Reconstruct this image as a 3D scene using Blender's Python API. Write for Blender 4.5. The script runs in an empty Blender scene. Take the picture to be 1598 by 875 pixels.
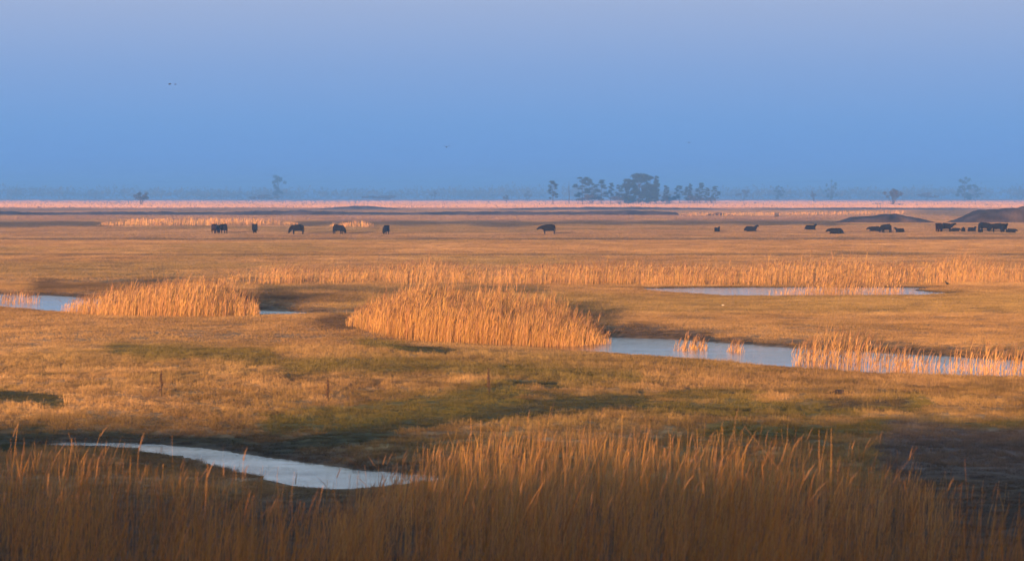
import bpy, math, random
import numpy as np
from mathutils import Vector

R = math.radians
rng = np.random.default_rng(7)
random.seed(7)
scene = bpy.context.scene
COL = scene.collection

# ------------------------------------------------------------------ camera
PXW, PXH, FPX, HORIZON, EYE = 1598.0, 875.0, 5000.0, 305.0, 6.0     # photo pixels, focal length in them, eye height
PITCH = math.atan((PXH / 2 - HORIZON) / FPX)
cam_data = bpy.data.cameras.new("camera")
cam = bpy.data.objects.new("camera", cam_data)
COL.objects.link(cam)
cam.location = (0, 0, EYE)
cam.rotation_euler = (R(90) - PITCH, 0, 0)
cam_data.sensor_width = 36.0
cam_data.lens = 36.0 * FPX / PXW
cam_data.clip_start = 1.0
cam_data.clip_end = 30000
cam_data.dof.use_dof = True
cam_data.dof.focus_distance = 170.0
cam_data.dof.aperture_fstop = 2.8
scene.camera = cam

# ------------------------------------------------------------------ light
SUN_EL, SUN_AZ = R(2.8), R(8)            # low sun behind the camera, to its left
TO_SUN = Vector((-math.sin(SUN_AZ) * math.cos(SUN_EL), -math.cos(SUN_AZ) * math.cos(SUN_EL), math.sin(SUN_EL)))
sun_data = bpy.data.lights.new("sun", "SUN")
sun_data.energy = 5.0
sun_data.angle = R(0.5)
sun_data.color = (1.0, 0.54, 0.25)
sun = bpy.data.objects.new("sun", sun_data)
COL.objects.link(sun)
sun.rotation_euler = (-TO_SUN).to_track_quat('-Z', 'Y').to_euler()
sun.location = (0, 0, 50)

scene.view_settings.view_transform = 'Standard'
scene.view_settings.look = 'None'
scene.view_settings.gamma = 1.0
scene.view_settings.exposure = 1.4
EXPO = 2.0 ** scene.view_settings.exposure


def lin(r, g, b):
    return tuple(((c / 255 + .055) / 1.055) ** 2.4 if c > 10 else c / 255 / 12.92 for c in (r, g, b))


world = bpy.data.worlds.new("World")
scene.world = world
world.use_nodes = True
wn, wl = world.node_tree.nodes, world.node_tree.links
wn.clear()
out = wn.new('ShaderNodeOutputWorld')
bg = wn.new('ShaderNodeBackground')
bg.inputs['Strength'].default_value = 0.1
sky = wn.new('ShaderNodeTexSky')
sky.sky_type = 'NISHITA'
sky.sun_disc = False
sky.sun_elevation = SUN_EL
sky.sun_rotation = math.atan2(TO_SUN.x, TO_SUN.y)
sky.air_density = 1.3
sky.dust_density = 2.0
tc = wn.new('ShaderNodeTexCoord')
sep = wn.new('ShaderNodeSeparateXYZ')
wl.new(tc.outputs['Generated'], sep.inputs[0])
ramp = wn.new('ShaderNodeValToRGB')
stops = [(0.0, (116, 152, 216)), (0.010, (114, 158, 224)), (0.022, (120, 163, 222)), (0.040, (138, 169, 219)),
         (0.061, (162, 180, 217)), (0.09, (222, 238, 252)), (0.20, (232, 250, 262)), (0.5, (186, 222, 278)), (1.0, (146, 188, 272))]
els = ramp.color_ramp.elements
while len(els) < len(stops):
    els.new(0.5)
for e, (p, c) in zip(els, stops):
    e.position = p
    e.color = (*lin(*c), 1)
wl.new(sep.outputs['Z'], ramp.inputs[0])
scl = wn.new('ShaderNodeVectorMath'); scl.operation = 'SCALE'
scl.inputs['Scale'].default_value = 1.0 / EXPO / 0.1
wl.new(ramp.outputs[0], scl.inputs[0])
dot = wn.new('ShaderNodeVectorMath'); dot.operation = 'DOT_PRODUCT'
dot.inputs[1].default_value = (math.sin(SUN_AZ), math.cos(SUN_AZ), 0)       # away from the sun: the twilight side of the sky
wl.new(tc.outputs['Generated'], dot.inputs[0])
mr = wn.new('ShaderNodeMapRange'); mr.interpolation_type = 'SMOOTHSTEP'
mr.inputs['From Min'].default_value = -0.55
mr.inputs['From Max'].default_value = 0.45
wl.new(dot.outputs['Value'], mr.inputs['Value'])
mx = wn.new('ShaderNodeMix'); mx.data_type = 'RGBA'
wl.new(mr.outputs[0], mx.inputs[0])
wl.new(sky.outputs[0], mx.inputs[6])
wl.new(scl.outputs[0], mx.inputs[7])
wl.new(mx.outputs[2], bg.inputs['Color'])
wl.new(bg.outputs[0], out.inputs['Surface'])

scene.cycles.volume_bounces = 2
scene.cycles.max_bounces = 6
scene.cycles.transparent_max_bounces = 8


# ------------------------------------------------------------------ projection helpers (build time only)
CA, SA = math.cos(PITCH), math.sin(PITCH)


def project(x, y, z):
    dz = z - EYE
    depth = y * CA - dz * SA
    up = y * SA + dz * CA
    return PXW / 2 + FPX * x / depth, PXH / 2 - FPX * up / depth


def ground(px, py, z=0.0):
    """pixel of the photograph -> point on the level plane z"""
    px, py = np.asarray(px, float), np.asarray(py, float)
    u, v = (px - PXW / 2) / FPX, -(py - PXH / 2) / FPX
    dx, dy, dz = u, CA + v * SA, -SA + v * CA
    t = (z - EYE) / dz
    return dx * t, dy * t


# ------------------------------------------------------------------ noise
def _hash(ix, iy, seed):
    h = (ix.astype(np.int64) * 374761393 + iy.astype(np.int64) * 668265263 + seed * 974711) & 0xffffffff
    h = ((h ^ (h >> 13)) * 1274126177) & 0xffffffff
    return ((h ^ (h >> 16)) & 0xffff) / 65535.0


def vnoise(x, y, seed=0):
    ix, iy = np.floor(x), np.floor(y)
    fx, fy = x - ix, y - iy
    fx, fy = fx * fx * (3 - 2 * fx), fy * fy * (3 - 2 * fy)
    a, b = _hash(ix, iy, seed), _hash(ix + 1, iy, seed)
    c, d = _hash(ix, iy + 1, seed), _hash(ix + 1, iy + 1, seed)
    return (a + (b - a) * fx + (c - a) * fy + (a - b - c + d) * fx * fy) * 2 - 1


def fbm(x, y, seed=0, n=3):
    s, a = 0, 1.0
    for i in range(n):
        s = s + a * vnoise(x * 2 ** i + 17 * i, y * 2 ** i - 9 * i, seed + i)
        a *= .5
    return s


def sstep(a, b, v):
    t = np.clip((v - a) / (b - a), 0, 1)
    return t * t * (3 - 2 * t)


# ------------------------------------------------------------------ materials
def attr_mat(name, rough=0.95, translucent=0.0, spec=0.1, bump=None):
    m = bpy.data.materials.new(name)
    m.use_nodes = True
    n, l = m.node_tree.nodes, m.node_tree.links
    p = n['Principled BSDF']
    a = n.new('ShaderNodeAttribute'); a.attribute_name = 'Col'
    col = a.outputs['Color']
    p.inputs['Roughness'].default_value = rough
    p.inputs['Specular IOR Level'].default_value = spec
    if bump:
        g = n.new('ShaderNodeNewGeometry')
        t = n.new('ShaderNodeTexNoise')
        t.inputs['Scale'].default_value = bump[0]
        t.inputs['Detail'].default_value = 6
        l.new(g.outputs['Position'], t.inputs['Vector'])
        b = n.new('ShaderNodeBump')
        b.inputs['Strength'].default_value = bump[1]
        b.inputs['Distance'].default_value = bump[2]
        l.new(t.outputs['Fac'], b.inputs['Height'])
        l.new(b.outputs[0], p.inputs['Normal'])
        mr_ = n.new('ShaderNodeMapRange')
        mr_.inputs['To Min'].default_value = .6
        mr_.inputs['To Max'].default_value = 1.35
        mr_.inputs['From Min'].default_value = .3
        mr_.inputs['From Max'].default_value = .7
        l.new(t.outputs['Fac'], mr_.inputs['Value'])
        sc = n.new('ShaderNodeVectorMath'); sc.operation = 'SCALE'
        l.new(col, sc.inputs[0]); l.new(mr_.outputs[0], sc.inputs['Scale'])
        col = sc.outputs[0]
    l.new(col, p.inputs['Base Color'])
    if translucent:
        tr = n.new('ShaderNodeBsdfTranslucent')
        l.new(col, tr.inputs['Color'])
        ms = n.new('ShaderNodeMixShader')
        ms.inputs[0].default_value = translucent
        l.new(p.outputs[0], ms.inputs[1]); l.new(tr.outputs[0], ms.inputs[2])
        l.new(ms.outputs[0], n['Material Output'].inputs['Surface'])
    return m


def plain_mat(name, color, rough=0.8, scale=6.0, vary=0.35, spec=0.2):
    m = bpy.data.materials.new(name)
    m.use_nodes = True
    n, l = m.node_tree.nodes, m.node_tree.links
    p = n['Principled BSDF']
    t = n.new('ShaderNodeTexNoise'); t.inputs['Scale'].default_value = scale
    tcn = n.new('ShaderNodeTexCoord')
    l.new(tcn.outputs['Object'], t.inputs['Vector'])
    r = n.new('ShaderNodeValToRGB')
    r.color_ramp.elements[0].position = .3
    r.color_ramp.elements[1].position = .7
    r.color_ramp.elements[0].color = (*[c * (1 - vary) for c in color], 1)
    r.color_ramp.elements[1].color = (*[c * (1 + vary) for c in color], 1)
    l.new(t.outputs['Fac'], r.inputs[0])
    l.new(r.outputs[0], p.inputs['Base Color'])
    p.inputs['Roughness'].default_value = rough
    p.inputs['Specular IOR Level'].default_value = spec
    return m


M_GROUND = attr_mat('grassland_soil', spec=0.03, bump=(3.0, 0.6, 0.08))
M_GRASS = attr_mat('dry_grass', translucent=0.2)
M_REED = attr_mat('dry_reed', translucent=0.22, spec=0.15)
M_COW = plain_mat('black_hide', (0.011, 0.010, 0.010), 0.9, spec=0.02)
M_COW_BROWN = plain_mat('brown_hide', (0.02, 0.012, 0.009), 0.9, spec=0.02)
M_BARK = plain_mat('dark_bark', (0.05, 0.042, 0.036), 0.9, 1.5)
M_CROWN = plain_mat('pine_foliage', (0.02, 0.026, 0.02), 0.9, .4)
M_TWIG = plain_mat('bare_twigs', (0.05, 0.043, 0.042), 0.9, .4)
M_WOOD = plain_mat('far_woodland', (0.06, 0.06, 0.05), 0.9, .05)
M_BIRD = plain_mat('dark_plumage', (0.03, 0.03, 0.032), 0.8)
M_SOIL = plain_mat('dark_clods', (0.035, 0.026, 0.022), 0.95, 8)
M_POST = plain_mat('weathered_wood', (0.09, 0.075, 0.065), 0.9, 5)
M_PALE = plain_mat('pale_stone', (0.62, 0.58, 0.54), 0.8, 20, .15)

m = M_WATER = bpy.data.materials.new('pond_water')
m.use_nodes = True
n, l = m.node_tree.nodes, m.node_tree.links
p = n['Principled BSDF']
p.inputs['Base Color'].default_value = (0.02, 0.028, 0.03, 1)
p.inputs['Roughness'].default_value = 0.10
p.inputs['IOR'].default_value = 1.5
g = n.new('ShaderNodeNewGeometry')
mp = n.new('ShaderNodeMapping'); mp.inputs['Scale'].default_value = (0.45, 1.7, 1)
mp.inputs['Rotation'].default_value = (0, 0, R(12))
l.new(g.outputs['Position'], mp.inputs['Vector'])
t = n.new('ShaderNodeTexNoise'); t.inputs['Scale'].default_value = 3.2; t.inputs['Detail'].default_value = 4
l.new(mp.outputs[0], t.inputs['Vector'])
b = n.new('ShaderNodeBump'); b.inputs['Distance'].default_value = 0.045
tw = n.new('ShaderNodeTexNoise'); tw.inputs['Scale'].default_value = .16; tw.inputs['Detail'].default_value = 3
mw = n.new('ShaderNodeMapRange'); mw.inputs['From Min'].default_value = .35; mw.inputs['From Max'].default_value = .65; mw.inputs['To Min'].default_value = .15; mw.inputs['To Max'].default_value = 1.0
l.new(mp.outputs[0], tw.inputs['Vector']); l.new(tw.outputs['Fac'], mw.inputs['Value']); l.new(mw.outputs[0], b.inputs['Strength'])
l.new(t.outputs['Fac'], b.inputs['Height'])
l.new(b.outputs[0], p.inputs['Normal'])


# ------------------------------------------------------------------ object helpers
def tag(o, label=None, cat=None, group=None, kind=None):
    for k, v in (('label', label), ('category', cat), ('group', group), ('kind', kind)):
        if v:
            o[k] = v
    return o


def mesh_np(name, verts, quads, mat, cols=None, parent=None, smooth=False):
    """verts (N,3), quads (M,4) int -> ONE linked mesh object"""
    me = bpy.data.meshes.new(name)
    verts = np.asarray(verts, np.float32)
    quads = np.asarray(quads, np.int32)
    k = quads.shape[1]
    me.vertices.add(len(verts)); me.vertices.foreach_set('co', verts.ravel())
    me.loops.add(quads.size); me.loops.foreach_set('vertex_index', quads.ravel())
    me.polygons.add(len(quads))
    me.polygons.foreach_set('loop_start', np.arange(0, quads.size, k, dtype=np.int32))
    me.polygons.foreach_set('loop_total', np.full(len(quads), k, np.int32))
    if smooth:
        me.polygons.foreach_set('use_smooth', np.ones(len(quads), bool))
    if cols is not None:
        at = me.color_attributes.new('Col', 'FLOAT_COLOR', 'POINT')
        c4 = np.ones((len(verts), 4), np.float32); c4[:, :3] = cols
        at.data.foreach_set('color', c4.ravel())
    me.update(calc_edges=True)
    me.materials.append(mat)
    o = bpy.data.objects.new(name, me)
    COL.objects.link(o)
    if parent:
        o.parent = parent
    return o


def empty(name, loc, rz=0.0):
    o = bpy.data.objects.new(name, None)
    o.empty_display_size = 0.3
    COL.objects.link(o)
    o.location = loc
    o.rotation_euler = (0, 0, rz)
    return o


class Ribbons:
    """collects tapered, bent ribbons (blades, stems, leaves, plumes)"""
    def __init__(self):
        self.v, self.q, self.c, self.n = [], [], [], 0

    def add(self, base, h, w, lean, phi, col0, col1, nseg=2, curve=2.0, tip=0.15, belly=0.0, up=1.0):
        base = np.asarray(base, float)
        N = len(base)
        if N == 0:
            return base
        h = np.broadcast_to(h, N); w = np.broadcast_to(w, N)
        side = np.stack([np.cos(phi), np.sin(phi), np.zeros(N)], 1)
        vs, cs = [], []
        for i in range(nseg + 1):
            t = i / nseg
            pos = base.copy()
            pos[:, 2] += h * t * up
            pos[:, :2] += lean * (h * t ** curve)[:, None]
            ww = w * ((1 - t) + tip * t + belly * math.sin(math.pi * t))
            vs += [pos - side * (ww / 2)[:, None], pos + side * (ww / 2)[:, None]]
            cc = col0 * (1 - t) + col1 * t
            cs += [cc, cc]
        k = 2 * (nseg + 1)
        V = np.stack(vs, 1).reshape(-1, 3)
        Cc = np.stack(cs, 1).reshape(-1, 3)
        idx = np.arange(N)[:, None] * k + self.n
        for i in range(nseg):
            self.q.append(np.concatenate([idx + 2 * i, idx + 2 * i + 1, idx + 2 * i + 3, idx + 2 * i + 2], 1))
        self.v.append(V); self.c.append(Cc); self.n += N * k

    def build(self, name, mat, parent=None):
        return mesh_np(name, np.concatenate(self.v), np.concatenate(self.q), mat, np.concatenate(self.c), parent)


# ------------------------------------------------------------------ ponds (outlines given at their water level)
POND_DEF = {
    'front': (-0.55, [(70, 694), (110, 691.5), (170, 691.5), (235, 692.5), (315, 698), (400, 712), (500, 726), (615, 738), (690, 745), (670, 750),
                      (600, 758), (530, 763), (470, 759), (400, 742), (350, 727), (300, 715), (205, 699), (110, 697)]),
    'middle': (-0.25, [(700, 533), (850, 530), (955, 526), (1060, 530), (1200, 540), (1350, 549), (1480, 556), (1600, 563), (1900, 576),
                       (1900, 604), (1600, 589), (1400, 584), (1290, 577), (1180, 569), (1100, 561), (960, 551), (880, 546), (800, 540)]),
    'left': (-0.25, [(-260, 454), (0, 459), (60, 460), (150, 466), (250, 474), (330, 480), (400, 484), (450, 486), (496, 489), (440, 490.5),
                     (360, 491), (270, 491), (170, 489), (95, 486), (40, 481), (-30, 476), (-260, 466)]),
    'far': (0.0, [(1000, 450.2), (1100, 449), (1300, 448.5), (1445, 449), (1425, 452.5), (1440, 455.5), (1486, 457.5), (1440, 460), (1300, 461),
                    (1140, 461), (1080, 458), (1030, 454)]),
}
PONDS = {k: (w, np.stack(ground(*np.array(pts, float).T, w), 1)) for k, (w, pts) in POND_DEF.items()}


def poly_sd(x, y, P):
    """signed distance to polygon (negative inside) and whether the nearest shore lies beyond the point (point on the near bank)"""
    x, y = np.asarray(x, float), np.asarray(y, float)
    best = np.full(x.shape, 1e18); ny = np.zeros(x.shape)
    inside = np.zeros(x.shape, bool)
    for (ax, ay), (bx, by) in zip(P, np.roll(P, -1, 0)):
        ex, ey = bx - ax, by - ay
        t = np.clip(((x - ax) * ex + (y - ay) * ey) / (ex * ex + ey * ey), 0, 1)
        qx, qy = ax + t * ex, ay + t * ey
        d = (x - qx) ** 2 + (y - qy) ** 2
        m_ = d < best
        best = np.where(m_, d, best); ny = np.where(m_, y - qy, ny)
        cross = ((ay > y) != (by > y)) & (x < ex * (y - ay) / (ey if ey else 1e-9) + ax)
        inside ^= cross
    d = np.sqrt(best)
    return np.where(inside, -d, d), np.where(d > 1e-6, ny / np.maximum(d, 1e-6), 0)


# relief: (photo px, photo py on the plain, half width in x [m], half depth [m], height [m])
RELIEF = [
    (640, 548, 3.4, 3.0, 0.30), (470, 556, 7, 3.5, .12), (100, 522, 6, 5, .10), (1310, 630, 3.0, 2.2, .18), (840, 597, 3.5, 2.0, .14),
    (300, 600, 6, 7, .22), (1250, 680, 7, 6.0, .30), (1000, 660, 6, 4, .25), (1560, 640, 7, 6, .18), (60, 625, 4, 3, .16),
    (760, 615, 9, 4, .12), (820, 508, 14, 7, .05), (1350, 508, 16, 6, .06), (250, 436, 22, 6, .15), (500, 470, 8, 6, .12), (1080, 514, 9, 5, .15),
    (1570, 449, 8, 5, .08), (700, 452, 30, 4, .08),
]
RELIEF_W = [(*[float(v) for v in ground(px, py)], sx, sy, h) for px, py, sx, sy, h in RELIEF]


def H(x, y):
    x, y = np.asarray(x, float), np.asarray(y, float)
    near = sstep(1500, 300, y)
    z = fbm(x / 34, y / 26, 3) * (.03 + .06 * sstep(170, 110, y)) * near + fbm(x / 7, y / 5, 11) * .055 * sstep(400, 120, y)
    z += fbm(x / 1.3, y / 1.0, 23, 2) * (.04 + .03 * sstep(118, 100, y)) * sstep(190, 110, y)
    for cx, cy, sx, sy, h in RELIEF_W:
        z += h * np.exp(-((x - cx) / sx) ** 2 - ((y - cy) / sy) ** 2)
    # ditches across the far pasture
    for yy, dep, wob in ((441, .16, 9), (326, .14, 5), (700, .3, 12)):
        c = yy + wob * vnoise(x / 90, x * 0 + yy, 5)
        z -= dep * np.exp(-((y - c) / 2.2) ** 2)
    # the pasture falls towards the front pond and the reed fen
    z -= 0.45 * sstep(98, 80, y)
    for k, (w, P) in PONDS.items():
        lo, hi = P.min(0) - 27, P.max(0) + 27
        m_ = (x > lo[0]) & (x < hi[0]) & (y > lo[1]) & (y < hi[1])
        if not m_.any():
            continue
        sd, ny = poly_sd(x[m_], y[m_], P)
        sd = sd + .25 * fbm(x[m_] / 1.7, y[m_] / 1.7, 31, 2)
        far_ = sstep(-.2, .6, ny)
        nr_ = 26.0 if k == 'far' else 13.0
        reach = nr_ + (2.6 - nr_) * far_
        k_ = np.clip(sd / reach, 0, 1) ** 1.15
        zz = z[m_]
        zz = zz + (np.maximum(zz, w + .03) + far_ * .05 - zz) * (1 - k_)
        out_ = (w + .015) * (1 - k_) + zz * k_
        in_ = w - .02 + np.maximum(sd, -2.0) * .18
        z[m_] = np.where(sd > 0, out_, in_)
    return z


# ------------------------------------------------------------------ ground colours (growth and soil; some strokes carry painted shade)
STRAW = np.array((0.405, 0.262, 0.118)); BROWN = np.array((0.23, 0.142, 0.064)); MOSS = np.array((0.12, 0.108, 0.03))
SHADED_GREEN = np.array((0.045, 0.055, 0.022)); MUD = np.array((0.085, 0.062, 0.038)); SHADED_SOIL = np.array((0.125, 0.108, 0.097))
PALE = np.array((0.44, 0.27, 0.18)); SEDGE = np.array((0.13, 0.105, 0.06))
# strokes on the ground: ([(px, py) ...], half width in px, soft px, colour, strength)
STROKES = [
    ([(-150, 685), (120, 686), (330, 694), (430, 706)], 13, 8, SHADED_GREEN, .9),  # shaded foot of the left slope, painted as dark green
    ([(-150, 622), (20, 618), (95, 626)], 7, 5, SHADED_GREEN, .9),  # shade strip at the left edge, put into the colour
    ([(430, 702), (560, 674), (700, 648), (850, 632), (1000, 627)], 13, 12, SHADED_GREEN, .88),  # swale: shadow band painted together with damp green growth
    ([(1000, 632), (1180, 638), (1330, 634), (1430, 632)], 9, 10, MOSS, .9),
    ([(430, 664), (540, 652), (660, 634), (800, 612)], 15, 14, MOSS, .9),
    ([(610, 541), (650, 546), (700, 549)], 4, 4, SHADED_GREEN, .9),  # shade of the hollow by the ridge, painted in
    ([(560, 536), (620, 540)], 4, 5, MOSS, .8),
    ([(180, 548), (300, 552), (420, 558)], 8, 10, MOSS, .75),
    ([(800, 599), (870, 601)], 4, 4, SHADED_GREEN, .85),  # small shaded hollow, its dark put into the colour
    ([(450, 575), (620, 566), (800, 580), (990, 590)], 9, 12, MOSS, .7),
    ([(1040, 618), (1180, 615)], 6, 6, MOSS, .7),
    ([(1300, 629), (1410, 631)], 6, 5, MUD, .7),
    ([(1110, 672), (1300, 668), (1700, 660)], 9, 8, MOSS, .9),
    ([(1420, 700), (1530, 712), (1700, 715)], 40, 20, SHADED_SOIL, .85),  # right bank: bare soil with the dike's shade worked into its grey
    ([(1430, 770), (1560, 780), (1720, 780)], 40, 25, MUD, .8),  # foot of the same bank, mud colour also carrying its shade
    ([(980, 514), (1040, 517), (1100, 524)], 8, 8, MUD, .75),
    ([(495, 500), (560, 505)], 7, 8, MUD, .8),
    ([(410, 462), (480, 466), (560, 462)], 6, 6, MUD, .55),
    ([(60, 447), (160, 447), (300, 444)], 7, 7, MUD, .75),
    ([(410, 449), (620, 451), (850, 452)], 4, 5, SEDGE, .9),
    ([(-100, 349), (160, 349)], 3, 2.5, SEDGE, 1), ([(460, 349), (760, 348), (1310, 348)], 3, 3, SEDGE, 1),
    ([(-100, 373), (400, 373), (900, 373), (1700, 372)], .8, 1.2, SEDGE, .7), ([(-100, 397), (500, 398), (1100, 397), (1700, 396)], .7, 1.0, SEDGE, .6),
    ([(1290, 393), (1480, 396)], 1.0, 1.5, SEDGE, .6),
    ([(-100, 341), (1100, 340), (1700, 340)], 2, 3, PALE * .8, .5),
    ([(1430, 333), (1520, 333)], 4, 4, SEDGE * 1.3, .8),
    ([(-100, 327), (600, 327), (1500, 327)], 1.5, 2, SEDGE, .6),
]


def poly_dist(px, py, pts):
    best = np.full(px.shape, 1e9)
    for (ax, ay), (bx, by) in zip(pts[:-1], pts[1:]):
        ex, ey = bx - ax, by - ay
        t = np.clip(((px - ax) * ex + (py - ay) * ey) / (ex * ex + ey * ey), 0, 1)
        best = np.minimum(best, np.hypot((px - ax - t * ex), py - ay - t * ey))
    return best


def ground_colour(x, y, z=None):
    x, y = np.asarray(x, float), np.asarray(y, float)
    if z is None:
        z = H(x, y)
    yy = np.maximum(y, 36)
    px, py = project(x, yy, z)
    n1 = fbm(x / 9, y / 14, 41) * .5 + .5
    n2 = fbm(x / 2.2, y / 3.5, 51) * .5 + .5
    n3 = fbm(x / 30, y / 60, 61) * .5 + .5
    c = STRAW * (1 - .75 * n1[:, None] * .8) + BROWN * (.75 * n1[:, None] * .8)
    nearg = sstep(140, 90, y)
    k = (np.clip(n2 * 1.3 - .35, 0, 1) * (.25 + .45 * nearg))[:, None]
    c = c * (1 - k) + (MOSS * .6 + BROWN * .4) * k
    k = (sstep(.55, .9, n3) * .35)[:, None]
    c = c * (1 - k) + MOSS * 1.4 * k
    c = c * (1 + nearg * .30 * fbm(x / .7, y / 1.1, 301, 2) + .10 * fbm(x / 5, y / 12, 303, 3))[:, None]
    k = sstep(1250, 1600, y)[:, None]
    c = c * (1 - k) + PALE * k
    # fine wobble so strokes have ragged rims
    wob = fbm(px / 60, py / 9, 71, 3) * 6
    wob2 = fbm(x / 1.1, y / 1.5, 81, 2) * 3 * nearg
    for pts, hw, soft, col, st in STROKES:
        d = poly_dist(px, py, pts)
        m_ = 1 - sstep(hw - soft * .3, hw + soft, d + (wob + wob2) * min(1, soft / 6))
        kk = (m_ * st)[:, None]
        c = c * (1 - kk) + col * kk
    for kname, (w, P) in PONDS.items():
        lo, hi = P.min(0) - 8, P.max(0) + 8
        m_ = (x > lo[0]) & (x < hi[0]) & (y > lo[1]) & (y < hi[1])
        if m_.any():
            sd, ny = poly_sd(x[m_], y[m_], P)
            reach = np.where(ny > 0, 3.0, 1.1)
            kk = ((1 - sstep(0, 1, sd / reach + .25 * fbm(x[m_] / .9, y[m_] / .9, 311, 2))) * np.where(ny > 0, .85, .5))[:, None]
            c[m_] = c[m_] * (1 - kk) + MUD * kk
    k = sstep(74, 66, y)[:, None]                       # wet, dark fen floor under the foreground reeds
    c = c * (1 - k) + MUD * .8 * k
    return c


# ------------------------------------------------------------------ ground sheet
pys = np.arange(1060, 311.0, -1.6)
rows = np.concatenate([[-900, -400, -150, -60, -20, 0, 10, 20, 28, 34], 30000 / (pys - 305), [5200, 6500]])
s = np.linspace(-1, 1, 360)
g_s = .3 * s + .7 * s ** 3
DD, GG = np.meshgrid(rows, g_s, indexing='ij')
W = np.where(DD < 60, 75.6, .26 * DD + 60)
X = W * GG; Y = DD
X[DD < 0] = (GG * 1500)[DD < 0]
xf, yf = X.ravel(), Y.ravel()
zf = H(xf, yf)
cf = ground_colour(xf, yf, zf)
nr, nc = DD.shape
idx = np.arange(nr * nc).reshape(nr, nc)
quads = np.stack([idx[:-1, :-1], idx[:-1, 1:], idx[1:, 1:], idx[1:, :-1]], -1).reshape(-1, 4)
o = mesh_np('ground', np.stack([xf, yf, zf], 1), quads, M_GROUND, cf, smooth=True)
tag(o, 'flat brown winter pasture with mossy patches stretching to the horizon', 'ground', kind='structure')

# dike the photographer stands on: its crest lies behind the lens and shades the reeds in front of it
dy = np.array([-34, -26, -18, -12, -7, -4, -1.5, 0.5, 4, 9, 15, 21, 25])
dz = np.array([-.6, .9, 2.5, 3.7, 4.1, 4.25, 4.2, 3.9, 3.1, 2.0, .8, -.2, -.9])
dx = np.linspace(-170, 170, 240)
XX, YY = np.meshgrid(dx, dy)
ZZ = np.repeat(dz[:, None], len(dx), 1) + fbm(XX / 9, YY / 9, 91) * .12 + fbm(XX / 30, YY * 0, 92, 2) * .16
i2 = np.arange(XX.size).reshape(XX.shape)
q2 = np.stack([i2[:-1, :-1], i2[:-1, 1:], i2[1:, 1:], i2[1:, :-1]], -1).reshape(-1, 4)
cc = BROWN * (1 + .4 * fbm(XX.ravel() / 4, YY.ravel() / 4, 93))[:, None]
o = mesh_np('dike', np.stack([XX.ravel(), YY.ravel(), ZZ.ravel()], 1), q2, M_GROUND, cc, smooth=True)
tag(o, 'grass covered dike under the viewpoint', 'dike', kind='structure')

# water sheets
LABW = {'front': 'narrow pale blue ditch water winding behind the foreground reeds', 'middle': 'widest pale blue creek running from the big reed clump to the right edge',
        'left': 'pale blue water at the left edge flowing behind the left reed clump', 'far': 'farthest pale blue pool under the long reed fringe'}
for k, (w, P) in PONDS.items():
    c = P.mean(0)
    d = P - c
    big = P + d / np.linalg.norm(d, axis=1)[:, None] * 1.2 * np.array([1.0, .8])
    bme = bpy.data.meshes.new('water')
    bme.from_pydata([(x, y, w) for x, y in big], [], [list(range(len(big)))][::1])
    bme.materials.append(M_WATER)
    o = bpy.data.objects.new('water', bme)
    COL.objects.link(o)
    if bme.polygons[0].normal.z < 0:
        bme.flip_normals()
    tag(o, LABW[k], 'water', kind='structure')


# ------------------------------------------------------------------ mounds and low ridges
def ridge(name, px0, px1, base_py, prof, depth, col, label, cat='mound', n=90, m_=16):
    """long low mound; prof(u) = crest height in metres at 0..1 along it"""
    x0, y0 = ground(px0, base_py); x1, y1 = ground(px1, base_py)
    u = np.linspace(0, 1, n); v = np.linspace(0, 1, m_)
    U, V = np.meshgrid(u, v)
    x = x0 + (x1 - x0) * U; y = y0 + depth * V
    hgt = np.array([prof(t) for t in u])[None, :] * (np.sin(np.pi * np.clip(V, 0, 1)) ** .7)
    hgt = hgt * (1 + .14 * fbm(x / 4, y / 4, 101)) + .10 * fbm(x / 1.1, y / 1.1, 102, 3) * np.clip(hgt, 0, 1)
    z = hgt - .12
    ii = np.arange(U.size).reshape(U.shape)
    qq = np.stack([ii[:-1, :-1], ii[:-1, 1:], ii[1:, 1:], ii[1:, :-1]], -1).reshape(-1, 4)
    cc_ = col * (1 + .55 * fbm(x.ravel() / 3, y.ravel() / 3, 103, 4))[:, None]
    o_ = mesh_np(name, np.stack([x.ravel(), y.ravel(), z.ravel()], 1), qq, M_GROUND, cc_, smooth=True)
    return tag(o_, label, cat, kind='structure')


def bump_prof(pts):
    a = np.array(pts)
    return lambda t: float(np.interp(t, a[:, 0], a[:, 1]))


DK = np.array((0.075, 0.054, 0.042))
ridge('mound', 1300, 1470, 347.5, bump_prof([(0, 0.1), (.08, .3), (.2, 1.3), (.36, 1.6), (.52, 2.3), (.62, 2.2), (.7, 1.6), (.85, .9), (.95, .3), (1, .1)]), 16, DK,
      'dark low mound with a rounded hump standing behind the resting cattle')
ridge('mound', 1490, 1760, 347.5, bump_prof([(0, .1), (.05, .7), (.12, 2.0), (.2, 2.9), (.3, 3.3), (.5, 3.6), (.7, 3.4), (.9, 1.8), (1, .1)]), 22, DK * 1.15,
      'tall dark mound running off the right edge of the picture')
ridge('low_ridge', -150, 1095, 336, lambda t: 1.15 + .35 * math.sin(t * 23) * math.sin(t * 7 + 1) - (.7 if t > .97 else 0), 18, DK * 1.2,
      'long dark sedge covered bank crossing the far pasture', 'bank', 300, 10)
ridge('low_ridge', 480, 640, 326.8, lambda t: .2 + 1.3 * math.sin(math.pi * t) ** 2, 30, DK * 1.5, 'short grey hump in front of the pale far meadow left of the pines', 'bank')
ridge('low_ridge', 760, 1150, 327.5, lambda t: .2 + 1.0 * math.sin(math.pi * t) ** .8, 30, DK * 1.5, 'grey bank below the group of pines', 'bank')
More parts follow.
